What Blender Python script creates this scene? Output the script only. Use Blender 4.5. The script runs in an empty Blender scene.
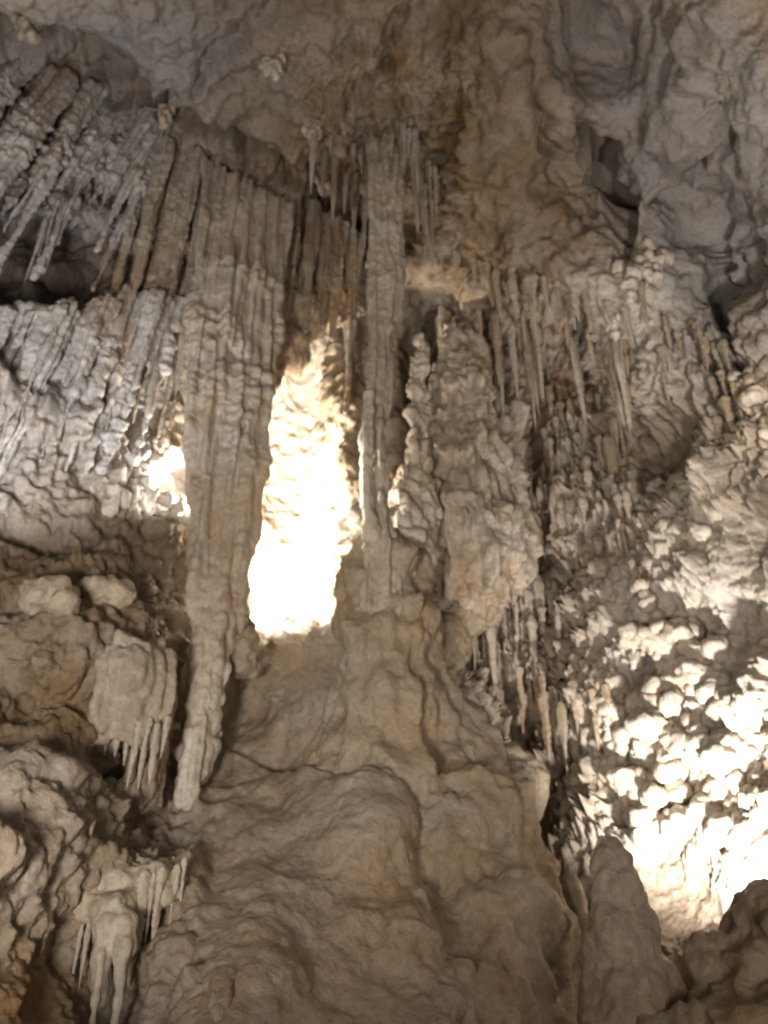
import bpy, math, random
import numpy as np
from mathutils import Vector

random.seed(5)
rng = np.random.default_rng(11)
S = bpy.context.scene
COL = S.collection

# ------------------------------------------------------------------ camera
FPX, PITCH, CAMZ = 769.0, math.radians(29.5), 1.6
CP, SP = math.cos(PITCH), math.sin(PITCH)
cam_d = bpy.data.cameras.new('camera')
cam = bpy.data.objects.new('camera', cam_d)
COL.objects.link(cam)
cam.location = (0, 0, CAMZ)
cam.rotation_euler = (math.radians(90) + PITCH, 0, 0)
cam_d.sensor_fit = 'VERTICAL'
cam_d.sensor_height = 34.6
cam_d.lens = 34.6 * FPX / 1024
cam_d.clip_end = 200
cam_d.dof.use_dof = True            # the photograph is slightly out of focus
cam_d.dof.focus_distance = 3.4
cam_d.dof.aperture_fstop = 1.5
S.camera = cam


def ray(px, py):
    sx = (np.asarray(px, float) - 384) / FPX
    sy = (512 - np.asarray(py, float)) / FPX
    return sx, CP - sy * SP, SP + sy * CP


def P(px, py, Y):
    """world point seen at that place in the photograph, Y metres into the cave"""
    dx, dy, dz = ray(px, py)
    t = Y / dy
    return np.array([dx * t, Y + 0 * t, CAMZ + dz * t])


# ------------------------------------------------------------------ noise
_perm = rng.permutation(256)
PERM = np.concatenate([_perm, _perm, _perm])
_g = rng.normal(size=(256, 3))
GRAD = (_g / np.linalg.norm(_g, axis=1)[:, None]).astype(np.float32)
RND = rng.random((256, 3)).astype(np.float32)


def perlin(p):
    p = np.asarray(p, np.float32)
    i = np.floor(p).astype(np.int32)
    f = p - i
    i &= 255
    u = f * f * f * (f * (f * 6 - 15) + 10)
    out = 0
    for dx in (0, 1):
        wx = u[:, 0] if dx else 1 - u[:, 0]
        ax = PERM[(i[:, 0] + dx) & 255]
        for dy in (0, 1):
            wy = u[:, 1] if dy else 1 - u[:, 1]
            ay = PERM[ax + ((i[:, 1] + dy) & 255)]
            for dz in (0, 1):
                wz = u[:, 2] if dz else 1 - u[:, 2]
                g = GRAD[PERM[ay + ((i[:, 2] + dz) & 255)]]
                out = out + wx * wy * wz * ((f[:, 0] - dx) * g[:, 0] + (f[:, 1] - dy) * g[:, 1] + (f[:, 2] - dz) * g[:, 2])
    return out * 1.5


def nz(p, s, off=0.0):
    s = np.broadcast_to(np.asarray(s, np.float32), (3,))
    return perlin(p * s + np.float32(off))


def fbm(p, s, o=4, gain=.5, off=0.0):
    r, a = 0, 1.0
    s = np.broadcast_to(np.asarray(s, np.float32), (3,)).copy()
    for k in range(o):
        r = r + a * nz(p, s, off + 17.3 * k)
        s = s * 2.03
        a *= gain
    return r


def worley(p, s):
    """distance to the nearest scattered point, in cell units"""
    q = p.astype(np.float32) * np.float32(s)
    i = np.floor(q).astype(np.int32)
    f = q - i
    best = np.full(len(q), 9., np.float32)
    for dx in (-1, 0, 1):
        for dy in (-1, 0, 1):
            for dz in (-1, 0, 1):
                h = PERM[PERM[PERM[(i[:, 0] + dx) & 255] + ((i[:, 1] + dy) & 255)] + ((i[:, 2] + dz) & 255)]
                r = RND[h]
                d = (f[:, 0] - dx - r[:, 0]) ** 2 + (f[:, 1] - dy - r[:, 1]) ** 2 + (f[:, 2] - dz - r[:, 2]) ** 2
                best = np.minimum(best, d)
    return np.sqrt(best)


def popcorn(p, s):
    d = worley(p, s)
    return np.sqrt(np.clip(1 - (d / .85) ** 2, 0, 1))


def sstep(x, a, b):
    t = np.clip((x - a) / (b - a), 0, 1)
    return t * t * (3 - 2 * t)


def flutes(p, s=7.0, zs=.5, off=0.):  # rounded ribs, soft valleys
    """vertical organ-pipe ribs"""
    n = nz(p, (s, s, zs), off) + .5 * nz(p, (s * 2.1, s * 2.1, zs * 1.4), off + 9)
    return np.sqrt(n * n + .012) * 2.0 - .3


def terrace(p, freq=1.3, off=0., warp=1.1, fringe=.5, fs=5., lip=.1):
    """overlapping drip ledges: bulging lips with a hanging ragged lower edge"""
    w = warp * nz(p, (.8, .8, .5), off) + .6 * nz(p, (2.1, 2.1, 1.3), off + 3) + .25 * nz(p, (5, 5, 3), off + 4)
    fr = np.abs(nz(p, (fs, fs, .5), off + 5)) + .7 * np.abs(nz(p, (fs * 2.3, fs * 2.3, .8), off + 7))
    s = p[:, 2] * freq + w - fringe * fr
    h = s - np.floor(s)
    k = np.floor(s)
    am = .55 + .45 * np.sin(k * 2.7 + 3 * nz(p, .9, off + 8))
    return am * sstep(h, 0, lip) * (1 - h) ** 1.2


# ------------------------------------------------------------------ materials
def rock(name, base, stain, dark, scale=1.0, bump=.5, rough=.68, amount=.5, attr=False, spec=.5, streak=1.):
    m = bpy.data.materials.new(name)
    m.use_nodes = True
    nt = m.node_tree
    N, L = nt.nodes, nt.links
    b = N['Principled BSDF']
    geo = N.new('ShaderNodeNewGeometry')

    def noise(sc, det, rgh=.6, stretch=None):
        mp = N.new('ShaderNodeMapping')
        L.new(geo.outputs['Position'], mp.inputs['Vector'])
        mp.inputs['Scale'].default_value = stretch or (1, 1, 1)
        n = N.new('ShaderNodeTexNoise')
        n.inputs['Scale'].default_value = sc
        n.inputs['Detail'].default_value = det
        n.inputs['Roughness'].default_value = rgh
        L.new(mp.outputs[0], n.inputs['Vector'])
        return n.outputs[0]

    def ramp(v, a, c):
        r = N.new('ShaderNodeMapRange')
        r.inputs[1].default_value = a
        r.inputs[2].default_value = c
        r.interpolation_type = 'SMOOTHSTEP'
        L.new(v, r.inputs[0])
        return r.outputs[0]

    def mix(f, c1, c2):
        x = N.new('ShaderNodeMix')
        x.data_type = 'RGBA'
        if isinstance(f, float):
            x.inputs[0].default_value = f
        else:
            L.new(f, x.inputs[0])
        for s, c in ((x.inputs[6], c1), (x.inputs[7], c2)):
            if isinstance(c, tuple):
                s.default_value = (*c, 1)
            else:
                L.new(c, s)
        return x.outputs[2]

    def mul(v, k):
        x = N.new('ShaderNodeMath')
        x.operation = 'MULTIPLY'
        x.inputs[1].default_value = k
        L.new(v, x.inputs[0])
        return x.outputs[0]

    c = mix(mul(ramp(noise(.9 * scale, 6, .65), .38, .68), amount), base, stain)
    c = mix(mul(ramp(noise(2.6 * scale, 7, .7, (1, 1, .35)), .5, .75), .55), c, dark)
    light = tuple(min(1, v * 1.35) for v in base)
    c = mix(mul(ramp(noise(7 * scale, 6, .7), .52, .75), .5), c, light)
    c = mix(mul(ramp(noise(3.2, 5, .6, (1.6, 1.6, .16)), .52, .72), .6 * streak), c, dark)
    c = mix(mul(ramp(noise(2.1, 5, .65, (1.3, 1.3, .2)), .55, .74), .75 * streak), c, (.64, .60, .54))
    c = mix(mul(ramp(noise(.8, 4, .6, (1, 1, .6)), .54, .66), .6), c, (.31, .20, .11))
    if attr:
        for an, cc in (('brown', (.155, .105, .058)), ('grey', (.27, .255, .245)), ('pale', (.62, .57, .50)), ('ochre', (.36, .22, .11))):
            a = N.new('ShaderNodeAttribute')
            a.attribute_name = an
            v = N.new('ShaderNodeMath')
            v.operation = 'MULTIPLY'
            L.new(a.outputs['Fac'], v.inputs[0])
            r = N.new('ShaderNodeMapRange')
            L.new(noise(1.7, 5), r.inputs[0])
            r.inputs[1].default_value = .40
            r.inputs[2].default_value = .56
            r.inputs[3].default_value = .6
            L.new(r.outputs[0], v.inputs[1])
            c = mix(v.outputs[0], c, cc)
    # fine mottling of the stone itself
    g = N.new('ShaderNodeMapRange')
    L.new(noise(22, 8, .75), g.inputs[0])
    g.inputs[1].default_value = .32
    g.inputs[2].default_value = .68
    g.inputs[3].default_value = .74
    g.inputs[4].default_value = 1.22
    hs = N.new('ShaderNodeHueSaturation')
    L.new(g.outputs[0], hs.inputs['Value'])
    g2 = N.new('ShaderNodeMapRange')
    L.new(noise(1.3, 6, .7), g2.inputs[0])
    g2.inputs[1].default_value = .3
    g2.inputs[2].default_value = .7
    g2.inputs[3].default_value = .7
    g2.inputs[4].default_value = 1.35
    L.new(g2.outputs[0], hs.inputs['Saturation'])
    L.new(c, hs.inputs['Color'])
    c = hs.outputs[0]
    L.new(c, b.inputs['Base Color'])
    r = N.new('ShaderNodeMapRange')
    L.new(noise(3, 4), r.inputs[0])
    r.inputs[3].default_value = rough - .35
    r.inputs[4].default_value = rough + .15
    L.new(r.outputs[0], b.inputs['Roughness'])
    b.inputs['Specular IOR Level'].default_value = spec
    bp = N.new('ShaderNodeBump')
    bp.inputs['Strength'].default_value = bump
    bp.inputs['Distance'].default_value = .06
    L.new(noise(16, 8, .65), bp.inputs['Height'])
    L.new(bp.outputs[0], b.inputs['Normal'])
    return m


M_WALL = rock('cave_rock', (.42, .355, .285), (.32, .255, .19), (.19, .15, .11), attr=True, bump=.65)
M_DRIP = rock('dripstone', (.46, .395, .32), (.36, .295, .22), (.22, .175, .13), amount=.5)
M_PALE = rock('pale_dripstone', (.55, .49, .41), (.45, .385, .30), (.30, .245, .185), amount=.5)
M_FLOW = rock('flowstone', (.38, .31, .23), (.29, .225, .155), (.22, .175, .125), amount=.55, bump=.65, streak=.35)
M_GREY = rock('grey_dripstone', (.50, .465, .43), (.37, .335, .30), (.20, .175, .15), amount=.55)
M_BROWN = rock('brown_rock', (.36, .285, .215), (.27, .21, .155), (.18, .14, .10), amount=.6, streak=.12)


# ------------------------------------------------------------------ mesh helpers
def make_mesh(name, V, F, mat, normals=None):
    me = bpy.data.meshes.new(name)
    V = np.ascontiguousarray(V, np.float32)
    F = np.ascontiguousarray(F, np.int32)
    n, k = F.shape
    me.vertices.add(len(V))
    me.vertices.foreach_set('co', V.ravel())
    me.loops.add(n * k)
    me.loops.foreach_set('vertex_index', F.ravel())
    me.polygons.add(n)
    me.polygons.foreach_set('loop_start', np.arange(0, n * k, k, dtype=np.int32))
    me.polygons.foreach_set('loop_total', np.full(n, k, np.int32))
    me.update(calc_edges=True)
    me.polygons.foreach_set('use_smooth', np.ones(n, bool))
    me.materials.append(mat)
    if normals is not None:
        me.normals_split_custom_set_from_vertices(normals.tolist())
    me.update()
    return me


def link(name, me, parent=None):
    o = bpy.data.objects.new(name, me)
    COL.objects.link(o)
    if parent is not None:
        o.parent = parent
    return o


def tag(o, label, cat, group=None, kind=None):
    if label:
        o['label'] = label
    if cat:
        o['category'] = cat
    if group:
        o['group'] = group
    if kind:
        o['kind'] = kind
    return o


def vnormals(V, F):
    a = V[F[:, 1]] - V[F[:, 0]]
    b = V[F[:, -1]] - V[F[:, 0]]
    fn = np.cross(a, b)
    vn = np.zeros_like(V)
    for j in range(F.shape[1]):
        for c in range(3):
            vn[:, c] += np.bincount(F[:, j], fn[:, c], len(V))
    return vn / (np.linalg.norm(vn, axis=1)[:, None] + 1e-12)


def surface_nets(f, org, h):
    neg = f < 0
    nx, ny, nz_ = f.shape
    cnt = np.zeros((nx - 1, ny - 1, nz_ - 1), np.int8)
    for a in (0, 1):
        for b in (0, 1):
            for c in (0, 1):
                cnt += neg[a:nx - 1 + a, b:ny - 1 + b, c:nz_ - 1 + c]
    act = (cnt > 0) & (cnt < 8)
    idx = np.full(act.shape, -1, np.int64)
    ii = np.argwhere(act)
    idx[act] = np.arange(len(ii))
    acc = np.zeros((len(ii), 3))
    num = np.zeros(len(ii))
    cor = [(a, b, c) for a in (0, 1) for b in (0, 1) for c in (0, 1)]
    for p in cor:
        for ax in range(3):
            if p[ax]:
                continue
            q = list(p)
            q[ax] = 1
            fp = f[ii[:, 0] + p[0], ii[:, 1] + p[1], ii[:, 2] + p[2]]
            fq = f[ii[:, 0] + q[0], ii[:, 1] + q[1], ii[:, 2] + q[2]]
            m = (fp < 0) != (fq < 0)
            t = np.where(m, fp / np.where(m, fp - fq, 1), 0)
            pos = np.tile(np.array(p, float), (len(ii), 1))
            pos[:, ax] += t
            acc += pos * m[:, None]
            num += m
    V = (ii + acc / num[:, None]) * h + org
    quads = []
    for ax in range(3):
        o1, o2 = [(1, 2), (2, 0), (0, 1)][ax]
        sl0 = [slice(None)] * 3
        sl1 = [slice(None)] * 3
        sl0[ax] = slice(0, -1)
        sl1[ax] = slice(1, None)
        a, b = neg[tuple(sl0)], neg[tuple(sl1)]
        e = np.argwhere(a != b)
        n = np.array(act.shape)
        ok = (e[:, o1] > 0) & (e[:, o2] > 0) & (e[:, o1] < n[o1]) & (e[:, o2] < n[o2])
        e = e[ok]
        flip = ~a[e[:, 0], e[:, 1], e[:, 2]]

        def g(d1, d2):
            q = e.copy()
            q[:, o1] += d1
            q[:, o2] += d2
            return idx[q[:, 0], q[:, 1], q[:, 2]]
        Q = np.stack([g(-1, -1), g(0, -1), g(0, 0), g(-1, 0)], 1)
        Q[flip] = Q[flip][:, ::-1]
        quads.append(Q)
    F = np.concatenate(quads)
    return V, F[(F >= 0).all(1)]


def solid(prims, h=.03, k=.08, disp=None, smooth=1):
    """fuse tapered rods ('c',a,b,ra,rb) and ellipsoids ('e',c,r) into one skin, then roughen it"""
    lo, hi = np.full(3, 1e9), np.full(3, -1e9)
    boxes = []
    for q in prims:
        if q[0] == 'c':
            r = max(q[3], q[4])
            l, u = np.minimum(q[1], q[2]) - r, np.maximum(q[1], q[2]) + r
        else:
            l, u = np.array(q[1]) - np.array(q[2]), np.array(q[1]) + np.array(q[2])
        boxes.append((l, u))
        lo, hi = np.minimum(lo, l), np.maximum(hi, u)
    pad = k + 3 * h
    lo, hi = lo - pad, hi + pad
    n = np.ceil((hi - lo) / h).astype(int) + 1
    f = np.full(n, 1.0, np.float32)
    ax = [(lo[i] + h * np.arange(n[i])).astype(np.float32) for i in range(3)]
    for q, (l, u) in zip(prims, boxes):
        i0 = np.maximum(np.floor((l - pad - lo) / h).astype(int), 0)
        i1 = np.minimum(np.ceil((u + pad - lo) / h).astype(int) + 1, n)
        X, Y, Z = np.meshgrid(*[ax[i][i0[i]:i1[i]] for i in range(3)], indexing='ij', sparse=True)
        if q[0] == 'c':
            a, b = np.array(q[1]), np.array(q[2])
            d = b - a
            t = np.clip(((X - a[0]) * d[0] + (Y - a[1]) * d[1] + (Z - a[2]) * d[2]) / max(d @ d, 1e-9), 0, 1)
            D = np.sqrt((X - a[0] - t * d[0]) ** 2 + (Y - a[1] - t * d[1]) ** 2 + (Z - a[2] - t * d[2]) ** 2) - (q[3] + (q[4] - q[3]) * t)
        else:
            c, r = np.array(q[1]), np.array(q[2])
            k0 = np.sqrt(((X - c[0]) / r[0]) ** 2 + ((Y - c[1]) / r[1]) ** 2 + ((Z - c[2]) / r[2]) ** 2)
            k1 = np.sqrt(((X - c[0]) / r[0] ** 2) ** 2 + ((Y - c[1]) / r[1] ** 2) ** 2 + ((Z - c[2]) / r[2] ** 2) ** 2)
            D = k0 * (k0 - 1) / np.maximum(k1, 1e-6)
        sl = tuple(slice(i0[i], i1[i]) for i in range(3))
        g = f[sl]
        hh = np.clip(k - np.abs(g - D), 0, None) / k
        f[sl] = np.minimum(g, D) - hh * hh * k * .25
    V, F = surface_nets(f, lo, h)
    if disp is not None:
        N = vnormals(V, F)
        V = V + N * disp(V, N)[:, None]
    return V, F


def formation(name, prims, mat, h=.03, k=.08, disp=None, parent=None):
    V, F = solid(prims, h, k, disp)
    return link(name, make_mesh(name, V, F, mat), parent)


# ------------------------------------------------------------------ the cave shell
# (column in the photograph, row, depth in metres | 'z', height)
CTRL = [
    # beyond the picture
    (-320, -220, 2.2), (-320, 100, 3.6), (-320, 400, 4.0), (-320, 700, 3.6), (-320, 1200, 2.8), (1110, -220, 2.0), (1110, 100, 3.2), (1110, 400, 3.9), (1110, 700, 3.9), (1110, 1200, 3.4),
    (150, -220, 2.9), (400, -220, 2.9), (650, -220, 2.7),
    # ceiling
    (-150, -120, 'z', 9.6), (0, -120, 'z', 10.4), (150, -120, 'z', 11.0), (400, -120, 'z', 11.2), (650, -120, 'z', 10.6), (900, -120, 'z', 9.3),
    (-150, 20, 'z', 9.2), (-150, 120, 5.0), (0, 0, 'z', 10.3), (60, 20, 'z', 10.6), (150, 30, 'z', 10.8), (110, 75, 'z', 11.4), (20, 45, 'z', 11.0), (250, 60, 'z', 11.2),
    (250, 140, 'z', 11.3), (200, 110, 'z', 11.2), (320, 180, 'z', 11.5), (340, 60, 'z', 11.3), (350, 225, 8.9), (440, 60, 'z', 11.1),
    (480, 110, 'z', 10.7), (470, 190, 'z', 10.2), (420, 170, 'z', 11.2), (540, 60, 'z', 10.6), (570, 130, 'z', 10.3), (560, 230, 'z', 9.9),
    (620, 60, 'z', 11.4), (690, 50, 'z', 9.8), (768, 40, 'z', 9.2), (760, 120, 'z', 9.0), (680, 150, 'z', 9.9), (605, 190, 'z', 10.9), (640, 200, 'z', 9.9),
    (900, 60, 'z', 8.5), (900, 200, 5.0), (760, 220, 6.0),
    # lip of the ceiling bulge and the recess under it
    (430, 270, 8.2), (480, 265, 8.0), (520, 300, 7.6), (590, 310, 7.3), (645, 290, 7.0), (440, 345, 9.1), (500, 370, 9.2), (560, 370, 9.2),
    (610, 385, 8.7), (560, 450, 9.3), (500, 430, 9.0), (460, 430, 8.9), (470, 520, 8.6), (450, 640, 8.9), (490, 650, 9.0), (560, 560, 8.9), (590, 500, 8.4),
    (530, 640, 8.9), (590, 620, 8.2), (520, 720, 8.8), (560, 720, 8.4), (590, 740, 7.9), (550, 820, 8.1), (580, 850, 7.5), (550, 920, 7.5),
    # right wall
    (660, 250, 7.0), (690, 200, 7.0), (690, 290, 7.2), (722, 290, 7.4), (755, 300, 6.4), (700, 370, 7.3), (655, 370, 7.6), (760, 400, 6.5), (665, 460, 8.0), (650, 500, 7.9),
    (700, 520, 7.0), (720, 470, 6.8), (760, 560, 6.3), (640, 600, 7.5), (620, 660, 7.6), (700, 640, 7.2), (760, 700, 6.5), (640, 760, 7.5),
    (700, 800, 7.1), (700, 900, 6.9), (760, 860, 6.4), (640, 950, 6.9), (700, 1000, 6.5), (760, 960, 6.1), (900, 400, 5.2), (900, 700, 5.2), (900, 1000, 4.9),
    (640, 1150, 6.0), (768, 1150, 5.4), (900, 1150, 4.6),
    # left wall
    (-150, 300, 5.2), (20, 130, 6.4), (100, 150, 6.6), (160, 190, 7.2), (60, 215, 6.6), (50, 278, 8.6), (0, 280, 8.2), (120, 290, 7.2), (150, 340, 7.2), (80, 350, 6.8), (0, 350, 6.5), (80, 420, 6.7), (0, 430, 6.4),
    (165, 420, 8.0), (60, 480, 6.7), (120, 500, 7.2), (175, 500, 8.3), (-150, 500, 5.2), (60, 560, 6.5), (140, 560, 7.1), (50, 630, 5.9), (150, 620, 6.9), (40, 665, 5.7),
    (30, 705, 6.1), (110, 680, 6.3), (160, 720, 7.1), (50, 785, 5.4), (20, 750, 5.6), (130, 800, 7.0), (50, 850, 5.2), (120, 850, 6.2), (10, 920, 4.9), (-150, 800, 4.4),
    (60, 960, 5.5), (20, 1010, 4.9), (110, 980, 5.75), (120, 1040, 5.55), (200, 1000, 4.9), (-150, 1150, 3.6), (100, 1150, 4.0),
    # central mound
    (190, 815, 7.1), (220, 760, 7.6), (215, 880, 6.2), (250, 860, 6.4), (300, 800, 6.8), (300, 768, 7.2), (280, 700, 7.5), (258, 660, 7.95), (325, 656, 7.8), (330, 900, 6.1),
    (380, 830, 6.3), (350, 790, 6.7), (390, 700, 6.9), (350, 680, 7.4), (390, 600, 7.15), (395, 545, 7.3), (300, 1000, 5.3), (400, 980, 5.7), (440, 780, 7.6), (460, 860, 7.0), (480, 960, 6.3),
    (300, 1150, 4.4), (480, 1150, 5.0),
    # alcove
    (310, 500, 10.3), (295, 420, 10.0), (325, 420, 9.9), (325, 500, 10.0), (322, 555, 9.7), (275, 590, 9.8), (275, 618, 9.7), (310, 590, 9.7), (308, 612, 9.5), (250, 618, 9.5), (290, 640, 8.3), (255, 642, 8.3), (318, 636, 8.2), (290, 660, 7.9), (345, 600, 8.0), (358, 560, 7.9), (335, 625, 8.05), (352, 440, 9.0), (350, 510, 8.7), (252, 595, 9.6), (230, 500, 9.6), (230, 400, 9.3),
    (300, 350, 9.2), (315, 300, 8.7), (250, 250, 8.3), (200, 300, 7.9), (190, 600, 8.2), (195, 700, 8.0),
    (410, 340, 9.1), (412, 410, 8.8), (405, 470, 8.1), (375, 450, 8.9), (360, 330, 9.0),
]


def ctrl_points():
    xs, ys, v = [], [], []
    for c in CTRL:
        if c[2] == 'z':
            dx, dy, dz = ray(c[0], c[1])
            Y = (c[3] - CAMZ) * dy / dz
        else:
            Y = c[2]
        xs.append(c[0])
        ys.append(c[1])
        v.append(Y)
    return np.array(xs) / 100., np.array(ys) / 100., np.array(v)


cx, cy, cv = ctrl_points()


def tps_k(r2):
    return .5 * r2 * np.log(r2 + 1e-9)


n = len(cx)
A = np.zeros((n + 3, n + 3))
A[:n, :n] = tps_k((cx[:, None] - cx) ** 2 + (cy[:, None] - cy) ** 2) + np.eye(n) * .012
A[:n, n] = A[n, :n] = 1
A[:n, n + 1] = A[n + 1, :n] = cx
A[:n, n + 2] = A[n + 2, :n] = cy
W = np.linalg.solve(A, np.concatenate([cv, np.zeros(3)]))


def depth(px, py):
    px, py = np.atleast_1d(np.asarray(px, float)) / 100, np.atleast_1d(np.asarray(py, float)) / 100
    out = W[n] + W[n + 1] * px + W[n + 2] * py
    for i in range(n):
        out = out + W[i] * tps_k((px - cx[i]) ** 2 + (py - cy[i]) ** 2)
    return out


def D(px, py):
    return float(depth(px, py)[0])


STEP = 1.7
gx = np.concatenate([np.arange(-320, -30, 5.), np.arange(-30, 800, STEP), np.arange(802, 1110, 5.)])
gy = np.concatenate([np.arange(-220, -30, 5.), np.arange(-30, 1060, STEP), np.arange(1062, 1200, 5.)])
PX, PY = np.meshgrid(gx, gy)
nr, nc = PX.shape
# depth on a coarse grid, then bilinear (it is smooth)
cgx, cgy = np.arange(-324, 1130, 4.), np.arange(-224, 1220, 4.)
CX, CY = np.meshgrid(cgx, cgy)
DC = depth(CX.ravel(), CY.ravel()).reshape(CX.shape)
fx, fy = (PX - cgx[0]) / 4, (PY - cgy[0]) / 4
ix, iy = fx.astype(int), fy.astype(int)
fx, fy = fx - ix, fy - iy
YD = (DC[iy, ix] * (1 - fx) + DC[iy, ix + 1] * fx) * (1 - fy) + (DC[iy + 1, ix] * (1 - fx) + DC[iy + 1, ix + 1] * fx) * fy
px, py = PX.ravel(), PY.ravel()
base = P(px, py, YD.ravel()).T
i = np.arange(nr * nc).reshape(nr, nc)
FQ = np.stack([i[:-1, :-1], i[1:, :-1], i[1:, 1:], i[:-1, 1:]], -1).reshape(-1, 4)
N0 = vnormals(base, FQ)
if (N0 * (base - np.array([0, 0, CAMZ]))).sum(1).mean() > 0:
    FQ = FQ[:, ::-1]
    N0 = -N0


def G(x, y, sx, sy, rot=0.):
    a, b = px - x, py - y
    if rot:
        c, s = math.cos(rot), math.sin(rot)
        a, b = a * c + b * s, -a * s + b * c
    return np.exp(-.5 * ((a / sx) ** 2 + (b / sy) ** 2))


def box(x0, x1, y0, y1, w=20):
    return sstep(px, x0 - w, x0 + w) * (1 - sstep(px, x1 - w, x1 + w)) * sstep(py, y0 - w, y0 + w) * (1 - sstep(py, y1 - w, y1 + w))


ceil = 1 - sstep(py - np.interp(px, [0, 160, 360, 430, 640, 768], [60, 130, 245, 260, 270, 210]), -30, 30)
mid = box(415, 605, 320, 850, 25) * (1 - G(480, 900, 60, 60))
right = box(610, 990, 330, 1000, 30)
hot = box(600, 990, 580, 860, 30)
leftlow = box(-300, 190, 500, 900, 25)
mound = box(205, 440, 648, 1200, 10)
leftup = box(-300, 175, 80, 480, 25)
alc = box(235, 365, 360, 640, 20)
streak = box(290, 470, 40, 260, 25)
upright = box(600, 990, -200, 330, 30)
smooth_area = np.clip(mound + G(490, 100, 50, 60) * .6 + G(620, 60, 40, 50) * .9 + G(670, 910, 50, 40) + G(40, 710, 50, 40) * .7 + G(700, 260, 40, 60) * .5, 0, 1)

sill = box(235, 350, 585, 665, 12)
d = .22 * fbm(base, .8, 3) * (1 - .7 * alc) * (1 - .8 * sill) * (1 - .7 * smooth_area)
d += .13 * fbm(base, 2.4, 3, off=4) * (1 - .6 * smooth_area)
d += .010 * fbm(base, 21, 2, off=19) * (1 - .6 * smooth_area) * (1 - .6 * ceil)
d += .045 * fbm(base, 8, 3, off=9) * (1 - .7 * smooth_area) * (1 - .5 * ceil)
rg = 1 - np.abs(fbm(base, 1.1, 3, off=61)) * 2
d += .05 * np.clip(rg, -1, 1) * np.clip(ceil + upright, 0, 1) * (1 - .6 * smooth_area)
d += mound * .11 * fbm(base, 1.4, 2, off=151)
d += streak * (.10 * flutes(base, 5, .4, 6.) + .06 * terrace(base, 1.6, 13., fringe=.5, fs=6))
d += mid * (.20 * terrace(base, .8, 3., fringe=1.1, fs=7., lip=.14) + .045 * terrace(base, 2.0, 33., fringe=1.0, fs=10., lip=.2) + .17 * flutes(base, 7.5, .16))
d += right * (1 - .75 * hot) * (.26 * terrace(base, 1.0, 11., fringe=.55, fs=5., lip=.2) + .06 * terrace(base, 2.6, 12., fringe=.5, fs=8., lip=.2) + .09 * flutes(base, 8, .3, 3.)) * (1 - .95 * np.clip(1.4 * G(675, 915, 55, 35), 0, 1))
d += leftlow * (.22 * terrace(base, 1.1, 25.5, fringe=.35, fs=5., lip=.4) + .07 * terrace(base, 2.7, 22., fringe=.6, fs=8., lip=.35) + .03 * flutes(base, 7, .7, 2.)) * (1 - .6 * smooth_area) * (.35 + .65 * sstep(px, 10, 70))
d += leftup * (.12 * flutes(base, 4.5, .35, 5.))
low = box(-300, 150, 800, 1300, 40)
d += low * (.10 * terrace(base, 1.5, 41., fringe=.5, fs=6, lip=.4) + .03 * flutes(base, 8, .6, 2.))
rip = sstep(fbm(base, 1.3, 2, off=71), .0, .35) * mound
d += rip * (.03 * terrace(base, 4.5, 43., fringe=.4, fs=8, lip=.25) + mound * .10 * terrace(base, 1.1, 47., warp=1.6, fringe=.3, fs=4, lip=.4))
sub = hot > .02
pc = np.zeros(len(px))
bw = base + .12 * np.stack([nz(base, 2.2, 81), nz(base, 2.2, 82), nz(base, 2.2, 83)], 1)
pc[sub] = popcorn(bw[sub] * np.float32([1, 1, 1.5]), 2.7) * .65 + popcorn(bw[sub] + 3.3, 7.) * .35
d += hot * (1 - np.clip(1.4 * G(675, 915, 55, 40), 0, 1)) * (.14 * pc)
sub = (leftup + leftlow + ceil * .6 + right + mid) > .05
pc2 = np.zeros(len(px))
pc2[sub] = popcorn(base[sub] + 7.7, 9.)
d += np.clip(leftup * .8 + leftlow * .6 + ceil * .12 + right * .35 + mid * .4, 0, 1) * .055 * pc2 * sstep(fbm(base, 1.2, 2, off=50), -.35, .35)
# wander, so that no fissure has a clean outline
jx, jy = 11 * fbm(base, 2.4, 3, off=91), 11 * fbm(base, 2.4, 3, off=95)
px0, py0 = px, py
px, py = px + jx, py + jy
# the long crack where the roof slab has parted, upper left to centre
rid = py - np.interp(px, [-150, 0, 60, 130, 160, 230, 300, 362], [20, 42, 62, 92, 128, 150, 188, 236])
crack = np.exp(-.5 * ((rid + 8) / np.interp(px, [0, 150, 200, 360], [15, 13, 8, 8])) ** 2) * (1 - sstep(px, 350, 375))
d -= crack * .6
# dark fissures
for (xx, yy, sx, sy, r, a) in ((612, 190, 8, 40, -.35, 1.0), (720, 285, 6, 38, -.1, .9), (662, 462, 18, 26, .3, .35), (582, 20, 9, 28, -.2, .6),
                               (715, 140, 6, 25, -.5, .5), (450, 130, 5, 40, .4, .3), (545, 120, 6, 50, -.2, .3), (380, 60, 5, 40, .5, .3), (210, 60, 5, 45, .9, .3), (690, 180, 5, 30, .8, .35), (748, 255, 6, 25, -.2, .4), (712, 362, 18, 10, .5, .5), (640, 690, 9, 30, .1, .6), (50, 275, 40, 12, 0., .4), (240, 1010, 8, 40, .5, .25),
                               (410, 380, 6, 40, 0, .6), (436, 345, 6, 30, 0, .5), (490, 350, 6, 34, 0, .6), (535, 430, 8, 40, 0., .5), (575, 350, 7, 26, 0, .5), (525, 760, 8, 50, -.2, .7), (105, 800, 6, 14, 0, .5), (690, 800, 22, 8, .6, .35), (640, 815, 14, 8, .3, .35)):
    d -= a * G(xx, yy, sx, sy, r)
px, py = px0, py0
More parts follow.
